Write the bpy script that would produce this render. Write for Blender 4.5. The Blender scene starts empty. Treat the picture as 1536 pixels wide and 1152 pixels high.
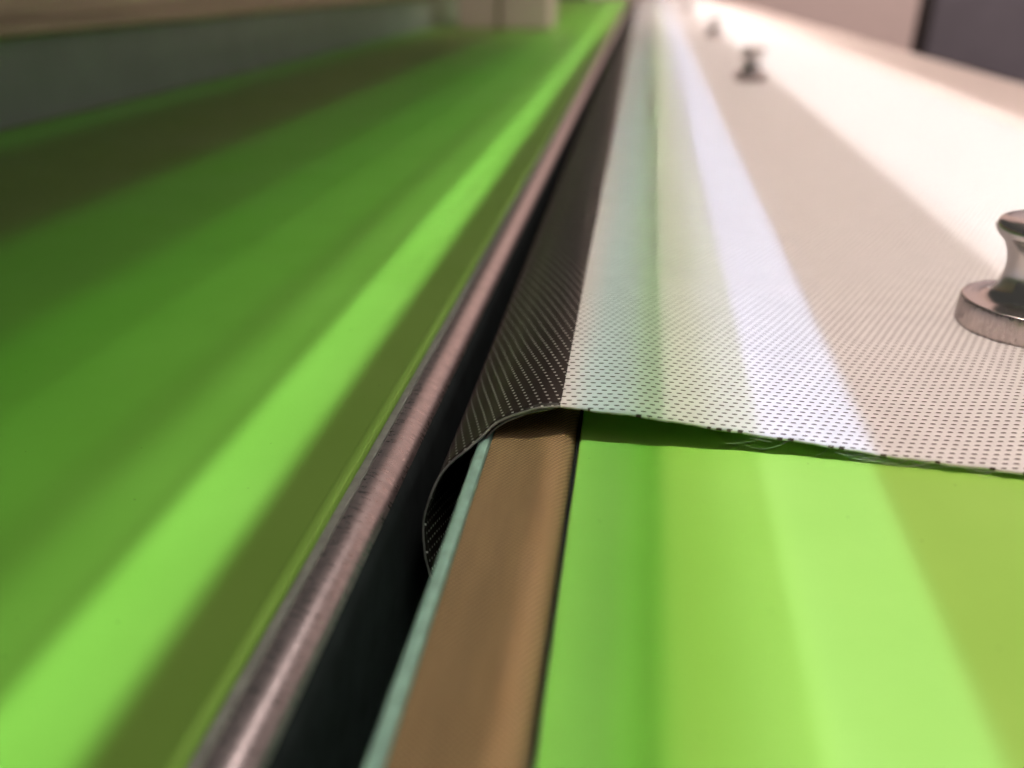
import bpy, bmesh, math, random
from mathutils import Vector
random.seed(4)
S = 0.01            # everything below is written in centimetres
C = bpy.context.scene.collection
sc = bpy.context.scene
PI = math.pi

# ------------------------------------------------------------------ camera
cd = bpy.data.cameras.new('camera'); cam = bpy.data.objects.new('camera', cd); C.objects.link(cam)
cd.sensor_width = 36; cd.lens = 36 * 1205 / 1536
cd.clip_start = 0.002; cd.clip_end = 60
cam.location = (0, 0, 5.1 * S)
cam.rotation_euler = (math.radians(90 - 26.8875), 0, math.radians(8.296))
cd.dof.use_dof = True; cd.dof.focus_distance = 10.4 * S; cd.dof.aperture_fstop = 28.2 / 2.3
sc.camera = cam
sc.view_settings.view_transform = 'Standard'; sc.view_settings.look = 'None'
sc.view_settings.exposure = 0; sc.view_settings.gamma = 1

# ------------------------------------------------------------------ light
w = bpy.data.worlds.new('World'); sc.world = w; w.use_nodes = True
bg = w.node_tree.nodes['Background']; bg.inputs[0].default_value = (.97, .95, .88, 1); bg.inputs[1].default_value = 0.048

def lamp(name, x0, x1, E, skew=0.0, spread=1.8, z=12.0, y0=-12, y1=260, tilt=0):
    """long added light, unseen above the bench, along the rail; E = light level it gives on the surface under it"""
    l = bpy.data.lights.new(name, 'AREA'); l.shape = 'RECTANGLE'
    sx, sy = (x1 - x0) * S, (y1 - y0) * S
    l.size = sx; l.size_y = sy; l.spread = math.radians(spread)
    m = max(E); l.color = [e / m for e in E]; l.energy = m * PI * sx * sy
    o = bpy.data.objects.new(name, l); C.objects.link(o)
    yc = (y0 + y1) / 2
    # band x is quoted at y = 9 cm; skew = drift in x per unit y
    t = math.radians(tilt)
    o.location = (((x0 + x1) / 2 + skew * (yc - 9)) * S, (yc + z * math.tan(t)) * S, z * S)
    o.rotation_euler = (-t, 0, -math.atan(skew))
    return o

# right of the rail: added lights make the colour bands, side by side
lamp('added_band_light', -1.75, -0.78, (.25, .235, .175), .002)
lamp('added_band_light', -0.78, -0.48, (.60, .50, .40), .001)
lamp('added_band_light', -0.48, -0.2, (.42, .57, .50), .003)
lamp('added_band_light', -0.2, 0.25, (.34, .50, .40), .008)
lamp('added_band_light', 0.25, 0.62, (.27, .47, .20), .012)
lamp('added_band_light', 0.62, 1.75, (.68, .72, .50), .012)
lamp('added_band_light', 1.2, 1.85, (.26, .24, .36), .012, spread=4)
lamp('added_band_light', 1.75, 3.04, (1.14, 1.12, 1.30), .015)
lamp('added_band_light', 3.04, 7.2, (.87, .70, .62), .014)
lamp('added_band_light', 7.15, 15.0, (1.5, 1.36, 1.30), .012, spread=5)
lamp('added_band_light', 15.0, 20.5, (.70, .56, .5), .012)
# left of the rail: more added band lights
lamp('added_band_light', -3.08, -2.93, (.36, .35, .30), 0)
lamp('added_band_light', -25.5, -22.0, (.015, .055, .02), 0, spread=16)
lamp('added_band_light', -4.95, -3.97, (.54, .80, .60), -.004, spread=2.5)
lamp('added_band_light', -6.0, -4.9, (.20, .32, .20), -.004, spread=8)
lamp('added_band_light', -8.3, -6.5, (.07, .15, .06), -.004, spread=6)
lamp('added_band_light', -10.2, -8.3, (.03, .10, .02), -.004, spread=8)
lamp('added_band_light', -14.2, -5, (.02, .10, .01), -.004, spread=12)
# added rosy lights, all out of view
def area(name, loc, rot, sx, sy, power, col, spread=180):
    l = bpy.data.lights.new(name, 'AREA'); l.shape = 'RECTANGLE'; l.size = sx * S; l.size_y = sy * S
    l.energy = power; l.color = col; l.spread = math.radians(spread)
    o = bpy.data.objects.new(name, l); C.objects.link(o)
    o.location = [v * S for v in loc]; o.rotation_euler = [math.radians(a) for a in rot]; return o
area('added_bench_fill', (13, 70, 15), (0, 0, 0), 3, 190, .26, (1, .80, .76), 100)  # added overhead, for rosy fill and reflections in the metal
area('added_rail_light', (.3, 70, 8), (0, 34, 0), 1.3, 190, .14, (1, .85, .81), 92)  # added to put a highlight along the rail
area('added_side_fill', (50, 60, 24), (0, 90, 0), 34, 200, .26, (1, .82, .78))  # added dim fill for the chrome knobs to reflect
area('added_background_fill', (90, 20, 130), (80, 0, -11), 80, 80, 48.0, (1, .82, .78), 140)  # added to brighten the wall, cabinet and end block

# ------------------------------------------------------------------ materials
def mat(name, col, rough=.5, metal=0, spec=.5):
    m = bpy.data.materials.new(name); m.use_nodes = True
    b = m.node_tree.nodes['Principled BSDF']
    b.inputs['Base Color'].default_value = (*col, 1); b.inputs['Roughness'].default_value = rough
    b.inputs['Metallic'].default_value = metal; b.inputs['Specular IOR Level'].default_value = spec
    return m, m.node_tree, b
def N(nt, t, **k):
    n = nt.nodes.new(t)
    for a, v in k.items(): setattr(n, a, v)
    return n
def coords(nt, scale, out='Object', rot=(0, 0, 0)):
    t = N(nt, 'ShaderNodeTexCoord'); m = N(nt, 'ShaderNodeMapping')
    m.inputs['Scale'].default_value = scale; m.inputs['Rotation'].default_value = rot
    nt.links.new(t.outputs[out], m.inputs[0]); return m.outputs[0]
def noise(nt, vec, scale, detail=3, rough=.5):
    n = N(nt, 'ShaderNodeTexNoise'); n.inputs['Scale'].default_value = scale
    n.inputs['Detail'].default_value = detail; n.inputs['Roughness'].default_value = rough
    nt.links.new(vec, n.inputs['Vector']); return n.outputs[0]
def ramp(nt, fac, stops):
    r = N(nt, 'ShaderNodeValToRGB'); e = r.color_ramp.elements
    while len(e) < len(stops): e.new(.5)
    for i, (p, c) in enumerate(stops): e[i].position = p; e[i].color = (*c, 1)
    nt.links.new(fac, r.inputs[0]); return r.outputs[0]
def bump(nt, b, h, strength, dist):
    n = N(nt, 'ShaderNodeBump'); n.inputs['Strength'].default_value = strength; n.inputs['Distance'].default_value = dist
    nt.links.new(h, n.inputs['Height']); nt.links.new(n.outputs[0], b.inputs['Normal']); return n
def math_(nt, op, a, b_=None, c=None):
    n = N(nt, 'ShaderNodeMath', operation=op)
    for i, v in enumerate((a, b_, c)):
        if v is None: continue
        if isinstance(v, (int, float)): n.inputs[i].default_value = v
        else: nt.links.new(v, n.inputs[i])
    return n.outputs[0]

def green_paint():
    m, nt, b = mat('green_powder_coat', (.40, .76, .12), .42, 0, .6)
    v = coords(nt, (1, 1, 1))
    c = ramp(nt, noise(nt, v, 60, 4), [(.3, (.345, .665, .10)), (.7, (.375, .70, .115))])
    sp = ramp(nt, noise(nt, v, 900, 2), [(.22, (.25, .4, .12)), (.25, (1, 1, 1))])
    mx = N(nt, 'ShaderNodeMix', data_type='RGBA', blend_type='MULTIPLY'); mx.inputs[0].default_value = .55
    nt.links.new(c, mx.inputs[6]); nt.links.new(sp, mx.inputs[7]); nt.links.new(mx.outputs[2], b.inputs['Base Color'])
    r = ramp(nt, noise(nt, v, 25, 5), [(.3, (.36,) * 3), (.7, (.5,) * 3)]); nt.links.new(r, b.inputs['Roughness'])
    bump(nt, b, noise(nt, v, 2500, 2), .12, .00008)
    return m
GREEN = green_paint()

def brushed(name, col, rough, sc_=(1, 1, 1), bs=.5, d=.0001):
    m, nt, b = mat(name, col, rough, 1)
    v = coords(nt, sc_)
    h = noise(nt, v, 1, 4, .6)
    bump(nt, b, h, bs, d)
    r = ramp(nt, h, [(.3, (rough - .08,) * 3), (.7, (rough + .12,) * 3)]); nt.links.new(r, b.inputs['Roughness'])
    c = ramp(nt, noise(nt, v, .4, 3), [(.3, tuple(x * .8 for x in col)), (.7, col)]); nt.links.new(c, b.inputs['Base Color'])
    return m
STEEL = brushed('brushed_steel', (.90, .79, .77), .30, (900, 2600, 900), .2, .00004)
CHROME = mat('polished_chrome', (.95, .90, .87), .22, 1)[0]
SATIN = brushed('satin_chrome', (.80, .70, .67), .30, (4000, 4000, 900), .01, .000004)
ALU = brushed('beige_aluminium', (.62, .55, .42), .5, (200, 30, 900), .25, .00005)
def plain(name, col, rough, sc_=200, var=.25, bs=.2, d=.0001, spec=.4):
    m, nt, b = mat(name, col, rough, 0, spec)
    v = coords(nt, (1, 1, 1)); n = noise(nt, v, sc_, 4)
    c = ramp(nt, n, [(.3, tuple(x * (1 - var) for x in col)), (.7, tuple(min(1, x * (1 + var * .5)) for x in col))])
    nt.links.new(c, b.inputs['Base Color']); bump(nt, b, n, bs, d); return m
GREYEDGE = plain('dull_grey_edge', (.30, .31, .27), .5, 600, .3)
DARK = plain('dark_bed_and_shade', (.048, .062, .062), .8, spec=.15)  # bed colour; on the rail's side it stands for shade
BLACK = plain('black_rubber', (.008, .007, .006), .7)
TEAL = plain('pale_teal_edge', (.42, .70, .60), .35, 500, .2)
GREYPAINT = plain('grey_paint', (.42, .50, .49), .32, 40, .08)
PINKPAINT = plain('rosy_paint', (.72, .58, .53), .55, 30, .06)
CREAM = plain('cream_trim', (.78, .68, .62), .5, 30, .05)
FLOORM = plain('floor_vinyl', (.50, .40, .37), .5, 8, .1)
CAB = plain('dark_cabinet_paint', (.115, .105, .12), .5, 20, .1)

def tape():
    m, nt, b = mat('brown_woven_tape', (.2, .12, .05), .42, 0, .5)
    t = N(nt, 'ShaderNodeUVMap'); sp = N(nt, 'ShaderNodeSeparateXYZ'); nt.links.new(t.outputs[0], sp.inputs[0])
    # UV in mm: plain weave of about 0.4 mm threads
    f = 2 * PI / .62
    a = math_(nt, 'SINE', math_(nt, 'MULTIPLY', math_(nt, 'ADD', sp.outputs[0], math_(nt, 'MULTIPLY', sp.outputs[1], .25)), f))
    c = math_(nt, 'SINE', math_(nt, 'MULTIPLY', math_(nt, 'SUBTRACT', sp.outputs[1], math_(nt, 'MULTIPLY', sp.outputs[0], .12)), f))
    h = math_(nt, 'MULTIPLY_ADD', math_(nt, 'MULTIPLY', a, c), .5, .5)
    fine = noise(nt, coords(nt, (1, .15, 1)), 500, 3)
    big = noise(nt, coords(nt, (1, .1, 1)), 160, 2)
    hh = math_(nt, 'ADD', math_(nt, 'MULTIPLY', h, .8), math_(nt, 'MULTIPLY', fine, .35))
    col = ramp(nt, hh, [(.1, (.10, .06, .02)), (.9, (.62, .42, .20))])
    col2 = ramp(nt, big, [(.3, (.8, .8, .8)), (.7, (1, 1, 1))])
    mx = N(nt, 'ShaderNodeMix', data_type='RGBA', blend_type='MULTIPLY'); mx.inputs[0].default_value = 1
    nt.links.new(col, mx.inputs[6]); nt.links.new(col2, mx.inputs[7]); nt.links.new(mx.outputs[2], b.inputs['Base Color'])
    bump(nt, b, h, 1, .00014); return m
TAPE = tape()

def perforated(name, base, hole, dots, rim_up=False, pu=1.28, pv=1.0, k=.12, off=-.43):
    m, nt, b = mat(name, base, .42, 0, .5)
    t = N(nt, 'ShaderNodeUVMap'); sp = N(nt, 'ShaderNodeSeparateXYZ'); nt.links.new(t.outputs[0], sp.inputs[0])
    wob = noise(nt, t.outputs[0], .6, 1)
    wob2 = noise(nt, t.outputs[0], .05, 1)
    yv = math_(nt, 'ADD', math_(nt, 'DIVIDE', math_(nt, 'SUBTRACT', sp.outputs[1], math_(nt, 'MULTIPLY', sp.outputs[0], k)), pv), math_(nt, 'MULTIPLY', wob, .18))
    row = math_(nt, 'FLOOR', yv)
    odd = math_(nt, 'MULTIPLY', row, off)
    xu = math_(nt, 'ADD', math_(nt, 'DIVIDE', sp.outputs[0], pu), math_(nt, 'ADD', odd, math_(nt, 'MULTIPLY', wob2, .4)))
    fx = math_(nt, 'MULTIPLY', math_(nt, 'SUBTRACT', math_(nt, 'FRACT', xu), .5), pu)
    fy = math_(nt, 'MULTIPLY', math_(nt, 'SUBTRACT', math_(nt, 'FRACT', yv), .5), pv)
    ra, rb = hole
    d = math_(nt, 'SQRT', math_(nt, 'ADD', math_(nt, 'POWER', math_(nt, 'ABSOLUTE', math_(nt, 'DIVIDE', fx, ra)), 2.4),
                                math_(nt, 'POWER', math_(nt, 'ABSOLUTE', math_(nt, 'DIVIDE', fy, rb)), 2.4)))
    inside = N(nt, 'ShaderNodeMapRange'); inside.inputs['From Min'].default_value = 1.08; inside.inputs['From Max'].default_value = .92
    nt.links.new(d, inside.inputs['Value'])
    rim = N(nt, 'ShaderNodeMapRange'); rim.inputs['From Min'].default_value = .8; rim.inputs['From Max'].default_value = 1.9
    nt.links.new(d, rim.inputs['Value'])
    n = noise(nt, coords(nt, (1, 1, 1)), 300, 3)
    c1 = ramp(nt, n, [(.3, tuple(x * .93 for x in base)), (.7, base)])
    if True:
        mx = N(nt, 'ShaderNodeMix', data_type='RGBA')
        nt.links.new(inside.outputs[0], mx.inputs[0]); nt.links.new(c1, mx.inputs[6]); mx.inputs[7].default_value = (*dots, 1)
        nt.links.new(mx.outputs[2], b.inputs['Base Color'])
        bump(nt, b, math_(nt, 'SUBTRACT', 1, rim.outputs[0]) if rim_up else rim.outputs[0], .6, .00012)
    return m
MESHW = perforated('perforated_white_vinyl', (.85, .84, .82), (.35, .16), (.08, .055, .045))
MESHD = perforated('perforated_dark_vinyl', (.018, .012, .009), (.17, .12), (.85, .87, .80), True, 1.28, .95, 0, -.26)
UNDER = perforated('perforated_grey_lining', (.10, .11, .13), (.30, .22), (.012, .012, .014))
PLYEDGE = plain('pale_ply_edge', (.32, .33, .30), .5, 300, .2)
HAIR = mat('pale_fibre', (.6, .62, .5), .4)[0]

# ------------------------------------------------------------------ builders
def link(name, me, m, parent=None, smooth=True):
    o = bpy.data.objects.new(name, me); C.objects.link(o)
    if m: me.materials.append(m)
    if parent: o.parent = parent
    if smooth:
        for p in me.polygons: p.use_smooth = True
    return o
def tag(o, label=None, cat=None, group=None, kind=None):
    for k, v in (('label', label), ('category', cat), ('group', group), ('kind', kind)):
        if v: o[k] = v
    return o
def thing(name, loc, label, cat, group=None):
    o = bpy.data.objects.new(name, None); C.objects.link(o); o.empty_display_size = .01
    o.location = [v * S for v in loc]; return tag(o, label, cat, group)
def extrude(name, prof, m, parent, y0, y1, closed=True, skew=0.0, org=(0, 0, 0), smooth=True, bevel=0, ys=None):
    """profile (x, z) swept along y, with caps when closed"""
    bm = bmesh.new(); rings = []
    ys = ys or [y0, y1]
    uvl = bm.loops.layers.uv.new('UVMap')
    arc = [0]
    for i in range(1, len(prof)): arc.append(arc[-1] + math.dist(prof[i], prof[i - 1]))
    for y in ys:
        rings.append([bm.verts.new(((x + skew * (y - 9) - org[0]) * S, (y - org[1]) * S, (z - org[2]) * S)) for x, z in prof])
    n = len(prof)
    for j in range(len(ys) - 1):
        for i in range(n if closed else n - 1):
            k = (i + 1) % n
            f = bm.faces.new((rings[j][i], rings[j][k], rings[j + 1][k], rings[j + 1][i]))
            a1 = arc[k] if k else arc[-1] + .01
            for lp, uv in zip(f.loops, ((arc[i], ys[j]), (a1, ys[j]), (a1, ys[j + 1]), (arc[i], ys[j + 1]))): lp[uvl].uv = (uv[0] * 10, uv[1] * 10)
    if closed:
        bm.faces.new(rings[0][::-1]); bm.faces.new(rings[-1])
    bmesh.ops.recalc_face_normals(bm, faces=bm.faces)
    me = bpy.data.meshes.new(name); bm.to_mesh(me); bm.free()
    o = link(name, me, m, parent, smooth)
    if smooth:
        for e in me.edges: pass
        me.set_sharp_from_angle(angle=math.radians(40))
    if bevel:
        md = o.modifiers.new('bevel', 'BEVEL'); md.width = bevel * S; md.segments = 3; md.limit_method = 'ANGLE'
    return o
def rect(x0, x1, z0, z1): return [(x0, z0), (x1, z0), (x1, z1), (x0, z1)]
def lathe(name, prof, m, parent, seg=72):
    bm = bmesh.new(); rings = []
    for r, z in prof:
        if r < 1e-6: rings.append([bm.verts.new((0, 0, z * S))])
        else: rings.append([bm.verts.new((r * S * math.cos(2 * PI * i / seg), r * S * math.sin(2 * PI * i / seg), z * S)) for i in range(seg)])
    for a, b in zip(rings, rings[1:]):
        for i in range(seg):
            j = (i + 1) % seg
            if len(a) == 1 and len(b) == 1: continue
            if len(a) == 1: bm.faces.new((a[0], b[i], b[j]))
            elif len(b) == 1: bm.faces.new((a[i], a[j], b[0]))
            else: bm.faces.new((a[i], a[j], b[j], b[i]))
    bmesh.ops.recalc_face_normals(bm, faces=bm.faces)
    me = bpy.data.meshes.new(name); bm.to_mesh(me); bm.free()
    o = link(name, me, m, parent); me.set_sharp_from_angle(angle=math.radians(38)); return o
def smooth_path(pts, n):
    """Catmull-Rom through points of any dimension, n samples evenly by parameter per span"""
    out = []
    P = [pts[0]] + list(pts) + [pts[-1]]
    for i in range(1, len(P) - 2):
        for k in range(n):
            t = k / n
            out.append(tuple(.5 * (2 * b + (c - a) * t + (2 * a - 5 * b + 4 * c - d) * t * t + (3 * b - a - 3 * c + d) * t ** 3)
                             for a, b, c, d in zip(P[i - 1], P[i], P[i + 1], P[i + 2])))
    out.append(tuple(pts[-1])); return out

# ------------------------------------------------------------------ setting
fl = extrude('floor', rect(-250, 400, -82, -80), FLOORM, None, -100, 600, smooth=False); tag(fl, kind='structure')
bed = thing('machine_bed', (-20, 100, -80), 'dark machine bed running below both green panels and the channel', 'machine bed')
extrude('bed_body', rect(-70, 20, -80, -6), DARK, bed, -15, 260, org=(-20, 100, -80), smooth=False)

# right green panel
pr = thing('green_panel', (5, 100, -6), 'bright lime green coated panel under the perforated sheet, right of the brown bar', 'panel')
prof = [(-.41, -6), (-.41, -.06), (-.395, -.02), (-.35, 0), (14.2, 0), (14.2, -6)]
extrude('panel_top', prof, GREEN, pr, -10, 260, org=(5, 100, -6))
extrude('edge_gasket', rect(-.452, -.413, -6, -.09), BLACK, pr, -10, 260, org=(5, 100, -6), smooth=False)

# left green panel
pl = thing('green_panel', (-30, 100, -6), 'darker striped green coated panel on the left of the brushed steel rail', 'panel')
prof = [(-70, -6), (-70, -.35), (-3.32, -.35), (-3.27, -.31), (-3.20, -.285), (-3.13, -.30), (-3.10, -.36), (-3.10, -6)]
extrude('panel_top', prof, GREEN, pl, -10, 96, org=(-30, 100, -6))
extrude('panel_top', prof, GREEN, pl, 96.15, 260, org=(-30, 100, -6))

# cream side trim right of the sheet
ct = thing('side_trim', (17, 100, -6), 'cream edge trim along the far right side of the white sheet', 'trim')
extrude('trim_body', [(14.25, -6), (14.25, .02), (14.4, .06), (20, .06), (20.3, 0), (20.3, -6)], CREAM, ct, -10, 260, org=(17, 100, -6))

# ------------------------------------------------------------------ steel rail
ra = thing('steel_rail', (-2.8, 100, -6), 'brushed steel rail with a rounded right edge between green panel and dark channel', 'rail')
arc = [(-2.90 + .42 * math.cos(a), -.72 + .42 * math.sin(a)) for a in [PI / 2 - i * PI / 2 / 14 for i in range(15)]]
low = [(x - .002, z) for x, z in arc[9:]]; arc = arc[:10]
ys = [-10 + .35 * i for i in range(120)] + [32 + 4 * i for i in range(58)]
extrude('rail_body', [(-2.96, -6), (-2.96, -.34), (-2.94, -.302)] + arc + [(-2.8, -.56), (-2.8, -6)], STEEL, ra, 0, 0, org=(-2.8, 100, -6), ys=ys)
extrude('rail_shade_side', [(-2.79, -6), (-2.79, -.575)] + low + [(-2.482, -6)], DARK, ra, -10, 260, org=(-2.8, 100, -6))  # lower curve and side of the rail, shade put in as dark colour
extrude('flat_edge', [(-3.085, -6), (-3.085, -.335), (-3.07, -.325), (-2.97, -.318), (-2.964, -.33), (-2.964, -6)], GREYEDGE, ra, 0, 0, org=(-2.8, 100, -6), ys=ys)

# ------------------------------------------------------------------ taped bar
tb = thing('taped_bar', (-1, 100, -6), 'bar covered in brown woven tape with a pale teal left edge beside green panel', 'bar')
tp = [(-1.485, -6), (-1.485, -.03), (-1.465, .0), (-1.2, -.012), (-.95, -.005), (-.78, .02), (-.66, .035), (-.57, .022), (-.50, -.02), (-.466, -.09), (-.46, -.2), (-.46, -6)]
tps = [tp[0], tp[1]] + smooth_path(tp[2:10], 5) + tp[10:]
bys = [-10, -2] + [.5 * i for i in range(1, 80)] + [42 + 6 * i for i in range(37)]
extrude('tape_cover', tps, TAPE, tb, 0, 0, org=(-1, 100, -6), ys=bys)
extrude('teal_edge', [(-1.64, -6), (-1.64, -.03), (-1.62, -.005), (-1.56, .012), (-1.51, .005), (-1.489, -.03), (-1.489, -6)], TEAL, tb, -10, 260, org=(-1, 100, -6))

# ------------------------------------------------------------------ perforated sheet
# (x, z, y of the cut edge)
white = [(-.66, .445, 8.6), (-.3, .44, 8.57), (.2, .42, 8.55), (.8, .35, 8.57), (1.6, .26, 8.58), (2.4, .19, 8.55), (3.2, .14, 8.5),
         (4.2, .11, 8.44), (5.5, .10, 8.32), (7, .1, 8.16), (10, .1, 7.83), (14.0, .1, 7.6)]
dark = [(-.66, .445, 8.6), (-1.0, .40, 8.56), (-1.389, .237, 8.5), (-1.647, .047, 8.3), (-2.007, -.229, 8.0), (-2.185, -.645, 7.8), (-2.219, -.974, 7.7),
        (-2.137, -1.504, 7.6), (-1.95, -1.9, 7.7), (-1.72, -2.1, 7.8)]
inner = [(-.75, .395, 8.62), (-1.1, .32, 8.56), (-1.431, .139, 8.5), (-1.676, -.146, 8.3), (-1.739, -.43, 8.2), (-1.72, -.9, 8.1), (-1.70, -1.6, 8.1), (-1.72, -2.1, 8.0)]
sheet = thing('perforated_sheet', (4, 100, 0), 'pale perforated vinyl sheet with dark curled left edge, held down on green panel by magnets', 'sheet')
def sheet_part(name, pts, n, m, flip=False, thick=.034, wig=.009, smooth_right=False):
    path = smooth_path(pts, n)
    arc = [0]
    for a, b in zip(path, path[1:]): arc.append(arc[-1] + math.dist(a[:2], b[:2]))
    dy = [0]; y = 0; st = .12
    while y < 248: y += st; st = min(st * 1.035, 6); dy.append(y)
    bm = bmesh.new(); uvl = bm.loops.layers.uv.new('UVMap'); rows = []; UV = {}
    for d in dy:
        row = []
        for i, (x, z, y0) in enumerate(path):
            e = max(0, 1 - d / .5)
            k = min(1, d / 30)
            zz = z
            if z > .1: zz = .1 + (z - .1) * (1 - .25 * k)
            wv = .018 * math.sin(x * 2.1 + (y0 + d) * .35) * min(1, max(0, (x - .2) / 3)) * max(0, 1 - d / 40) * (1 if x < 13 else 0)
            yy = y0 + d + e * wig * (math.sin(arc[i] * 9.3) + .6 * math.sin(arc[i] * 23 + 1) + .5 * math.sin(arc[i] * 57))
            v = bm.verts.new(((x - 4) * S, (yy - 100) * S, (zz + max(0, wv)) * S)); row.append(v); UV[v] = (arc[i] * 10, yy * 10)
        rows.append(row)
    for a, b in zip(rows, rows[1:]):
        for i in range(len(path) - 1):
            q = (a[i], a[i + 1], b[i + 1], b[i])
            f = bm.faces.new(q if not flip else q[::-1])
            for lp in f.loops: lp[uvl].uv = UV[lp.vert]
    me = bpy.data.meshes.new(name); bm.to_mesh(me); bm.free()
    o = link(name, me, m, sheet)
    md = o.modifiers.new('thickness', 'SOLIDIFY'); md.thickness = thick * S; md.offset = -1
    return o
sheet_part('white_field', white, 12, MESHW)
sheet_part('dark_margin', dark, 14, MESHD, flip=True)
sheet_part('inner_ply', inner, 10, UNDER, flip=True, thick=.02)
def edge_line(name, pts, n, r, m, wig=.009, dz=0.0, dy=-.01):
    path = smooth_path(pts, n); a = 0; out = []
    for i, p in enumerate(path):
        if i: a += math.dist(path[i - 1][:2], p[:2])
        out.append((p[0], p[2] + dy + wig * (math.sin(a * 9.3) + .6 * math.sin(a * 23 + 1) + .5 * math.sin(a * 57)), p[1] + dz))
    return tube(name, out, r, m)
def tube(name, pts, r, m, seg=6):
    bm = bmesh.new(); rings = []
    for i, p in enumerate(pts):
        a = Vector(pts[max(0, i - 1)]); b = Vector(pts[min(len(pts) - 1, i + 1)]); t = (b - a).normalized()
        u = t.orthogonal().normalized() if i == 0 else (u - t * u.dot(t)).normalized()
        v = t.cross(u)
        rr = r(i / (len(pts) - 1)) if callable(r) else r
        rings.append([bm.verts.new((Vector(p) - Vector((4, 100, 0)) + (u * math.cos(2 * PI * k / seg) + v * math.sin(2 * PI * k / seg)) * rr) * S) for k in range(seg)])
    for a, b in zip(rings, rings[1:]):
        for k in range(seg): bm.faces.new((a[k], a[(k + 1) % seg], b[(k + 1) % seg], b[k]))
    me = bpy.data.meshes.new(name); bm.to_mesh(me); bm.free()
    return link(name, me, m, sheet)
edge_line('cut_edge', dark, 14, .016, PLYEDGE, dz=-.014)
edge_line('inner_cut_edge', inner, 10, .012, PLYEDGE, dz=-.01)
# stray fibres that hang off the cut edge
for k in range(26):
    x = random.uniform(1.8, 5.2) if k > 7 else random.uniform(2.4, 3.6)
    i = max(0, min(len(white) - 2, sum(1 for p in white if p[0] < x) - 1))
    t = (x - white[i][0]) / (white[i + 1][0] - white[i][0])
    z = white[i][1] + t * (white[i + 1][1] - white[i][1]); y = white[i][2] + t * (white[i + 1][2] - white[i][2])
    L = random.uniform(.15, .55) if k > 3 else random.uniform(.4, .7); sgn = random.choice((-1, 1, 1))
    pts = []
    for j in range(14):
        s = j / 13
        pts.append((x + sgn * L * s, y - .02 - .16 * math.sin(s * PI * random.uniform(.85, 1.0)) * L, max(.01, z - .02 - .05 * s - .05 * math.sin(s * 3 + k))))
    tube('stray_fibre', smooth_path(pts[::3] + [pts[-1]], 5), .0016, HAIR, 4)

# ------------------------------------------------------------------ magnets
GRP = 'knob magnets standing on the white sheet'
def magnet(loc, label):
    t = thing('magnet_knob', loc, label, 'magnet', GRP)
    lathe('base', [(0, 0), (.955, 0), (.97, .02), (.97, .385), (.955, .42)], SATIN, t)
    p = [(.955, .421), (.93, .437), (.80, .443), (.66, .465), (.55, .55), (.485, .72), (.455, .88), (.465, 1.08), (.52, 1.25), (.60, 1.38), (.66, 1.44)]
    lathe('stem', smooth_path(p, 5), CHROME, t)
    q = [(.66, 1.441), (.71, 1.49), (.735, 1.56), (.72, 1.64), (.66, 1.70), (.54, 1.735), (.25, 1.75), (0, 1.752)]
    lathe('cap', smooth_path(q, 5), CHROME, t)
    return t
m0 = magnet((6.37, 12.98, .105), 'shiny metal knob magnet cut off by the right side, nearest and largest on the sheet')
for loc, lab in (((6.05, 47.5, .105), 'blurred metal knob magnet, second nearest in the row on the white sheet'),
                 ((6.75, 82, .105), 'small blurred knob magnet far up the sheet, third in the row'),
                 ((7.6, 150, .105), 'tiny faint knob magnet farthest away at the top of the sheet')):
    c = m0.copy(); C.objects.link(c); c.location = [v * S for v in loc]; c['label'] = lab; c.scale = (.88, .88, .95)
    for ch in list(m0.children):
        k = ch.copy(); C.objects.link(k); k.parent = c

# ------------------------------------------------------------------ background
bt = thing('aluminium_beam', (-30, 100, -.35), 'beige aluminium beam with a grey foot standing along the left green panel', 'beam')
extrude('foot', rect(-40, -25, -.35, 2.9), GREYPAINT, bt, 10, 230, org=(-30, 100, -.35), smooth=False)
extrude('flange', [(-44, 2.903), (-24.4, 2.903), (-24.25, 3.05), (-24.25, 3.5), (-24.5, 3.7), (-24.5, 9), (-44, 9)], ALU, bt, 10, 230, org=(-30, 100, -.35), bevel=.05)
eb = thing('end_block', (-15, 104, -.35), 'blurred rosy block standing on the far end of the left green panel', 'block')
extrude('block_body', rect(-21, -16.1, -.35, 12), PINKPAINT, eb, 100, 108, org=(-15, 104, -.35), smooth=False, bevel=.3)
extrude('block_face', rect(-16, -10.2, -.35, 12), PINKPAINT, eb, 99.5, 108, org=(-15, 104, -.35), smooth=False, bevel=.3)
wp = tag(extrude('wall_panel', rect(-20, 420, -80, 260), PINKPAINT, None, 330, 334, smooth=False), 'pale rosy wall panel far behind the bench at the upper right', 'wall panel')
cb = thing('dark_cabinet', (105, 133, -80), 'dark purple grey cabinet beyond the right edge of the bench, upper right corner', 'cabinet')
extrude('cabinet_body', rect(40, 170, -78, 40), CAB, cb, 130, 137, org=(105, 133, -80), smooth=False, bevel=.6)
extrude('plinth', rect(42, 168, -80, -78.1), BLACK, cb, 131, 136, org=(105, 133, -80), smooth=False)
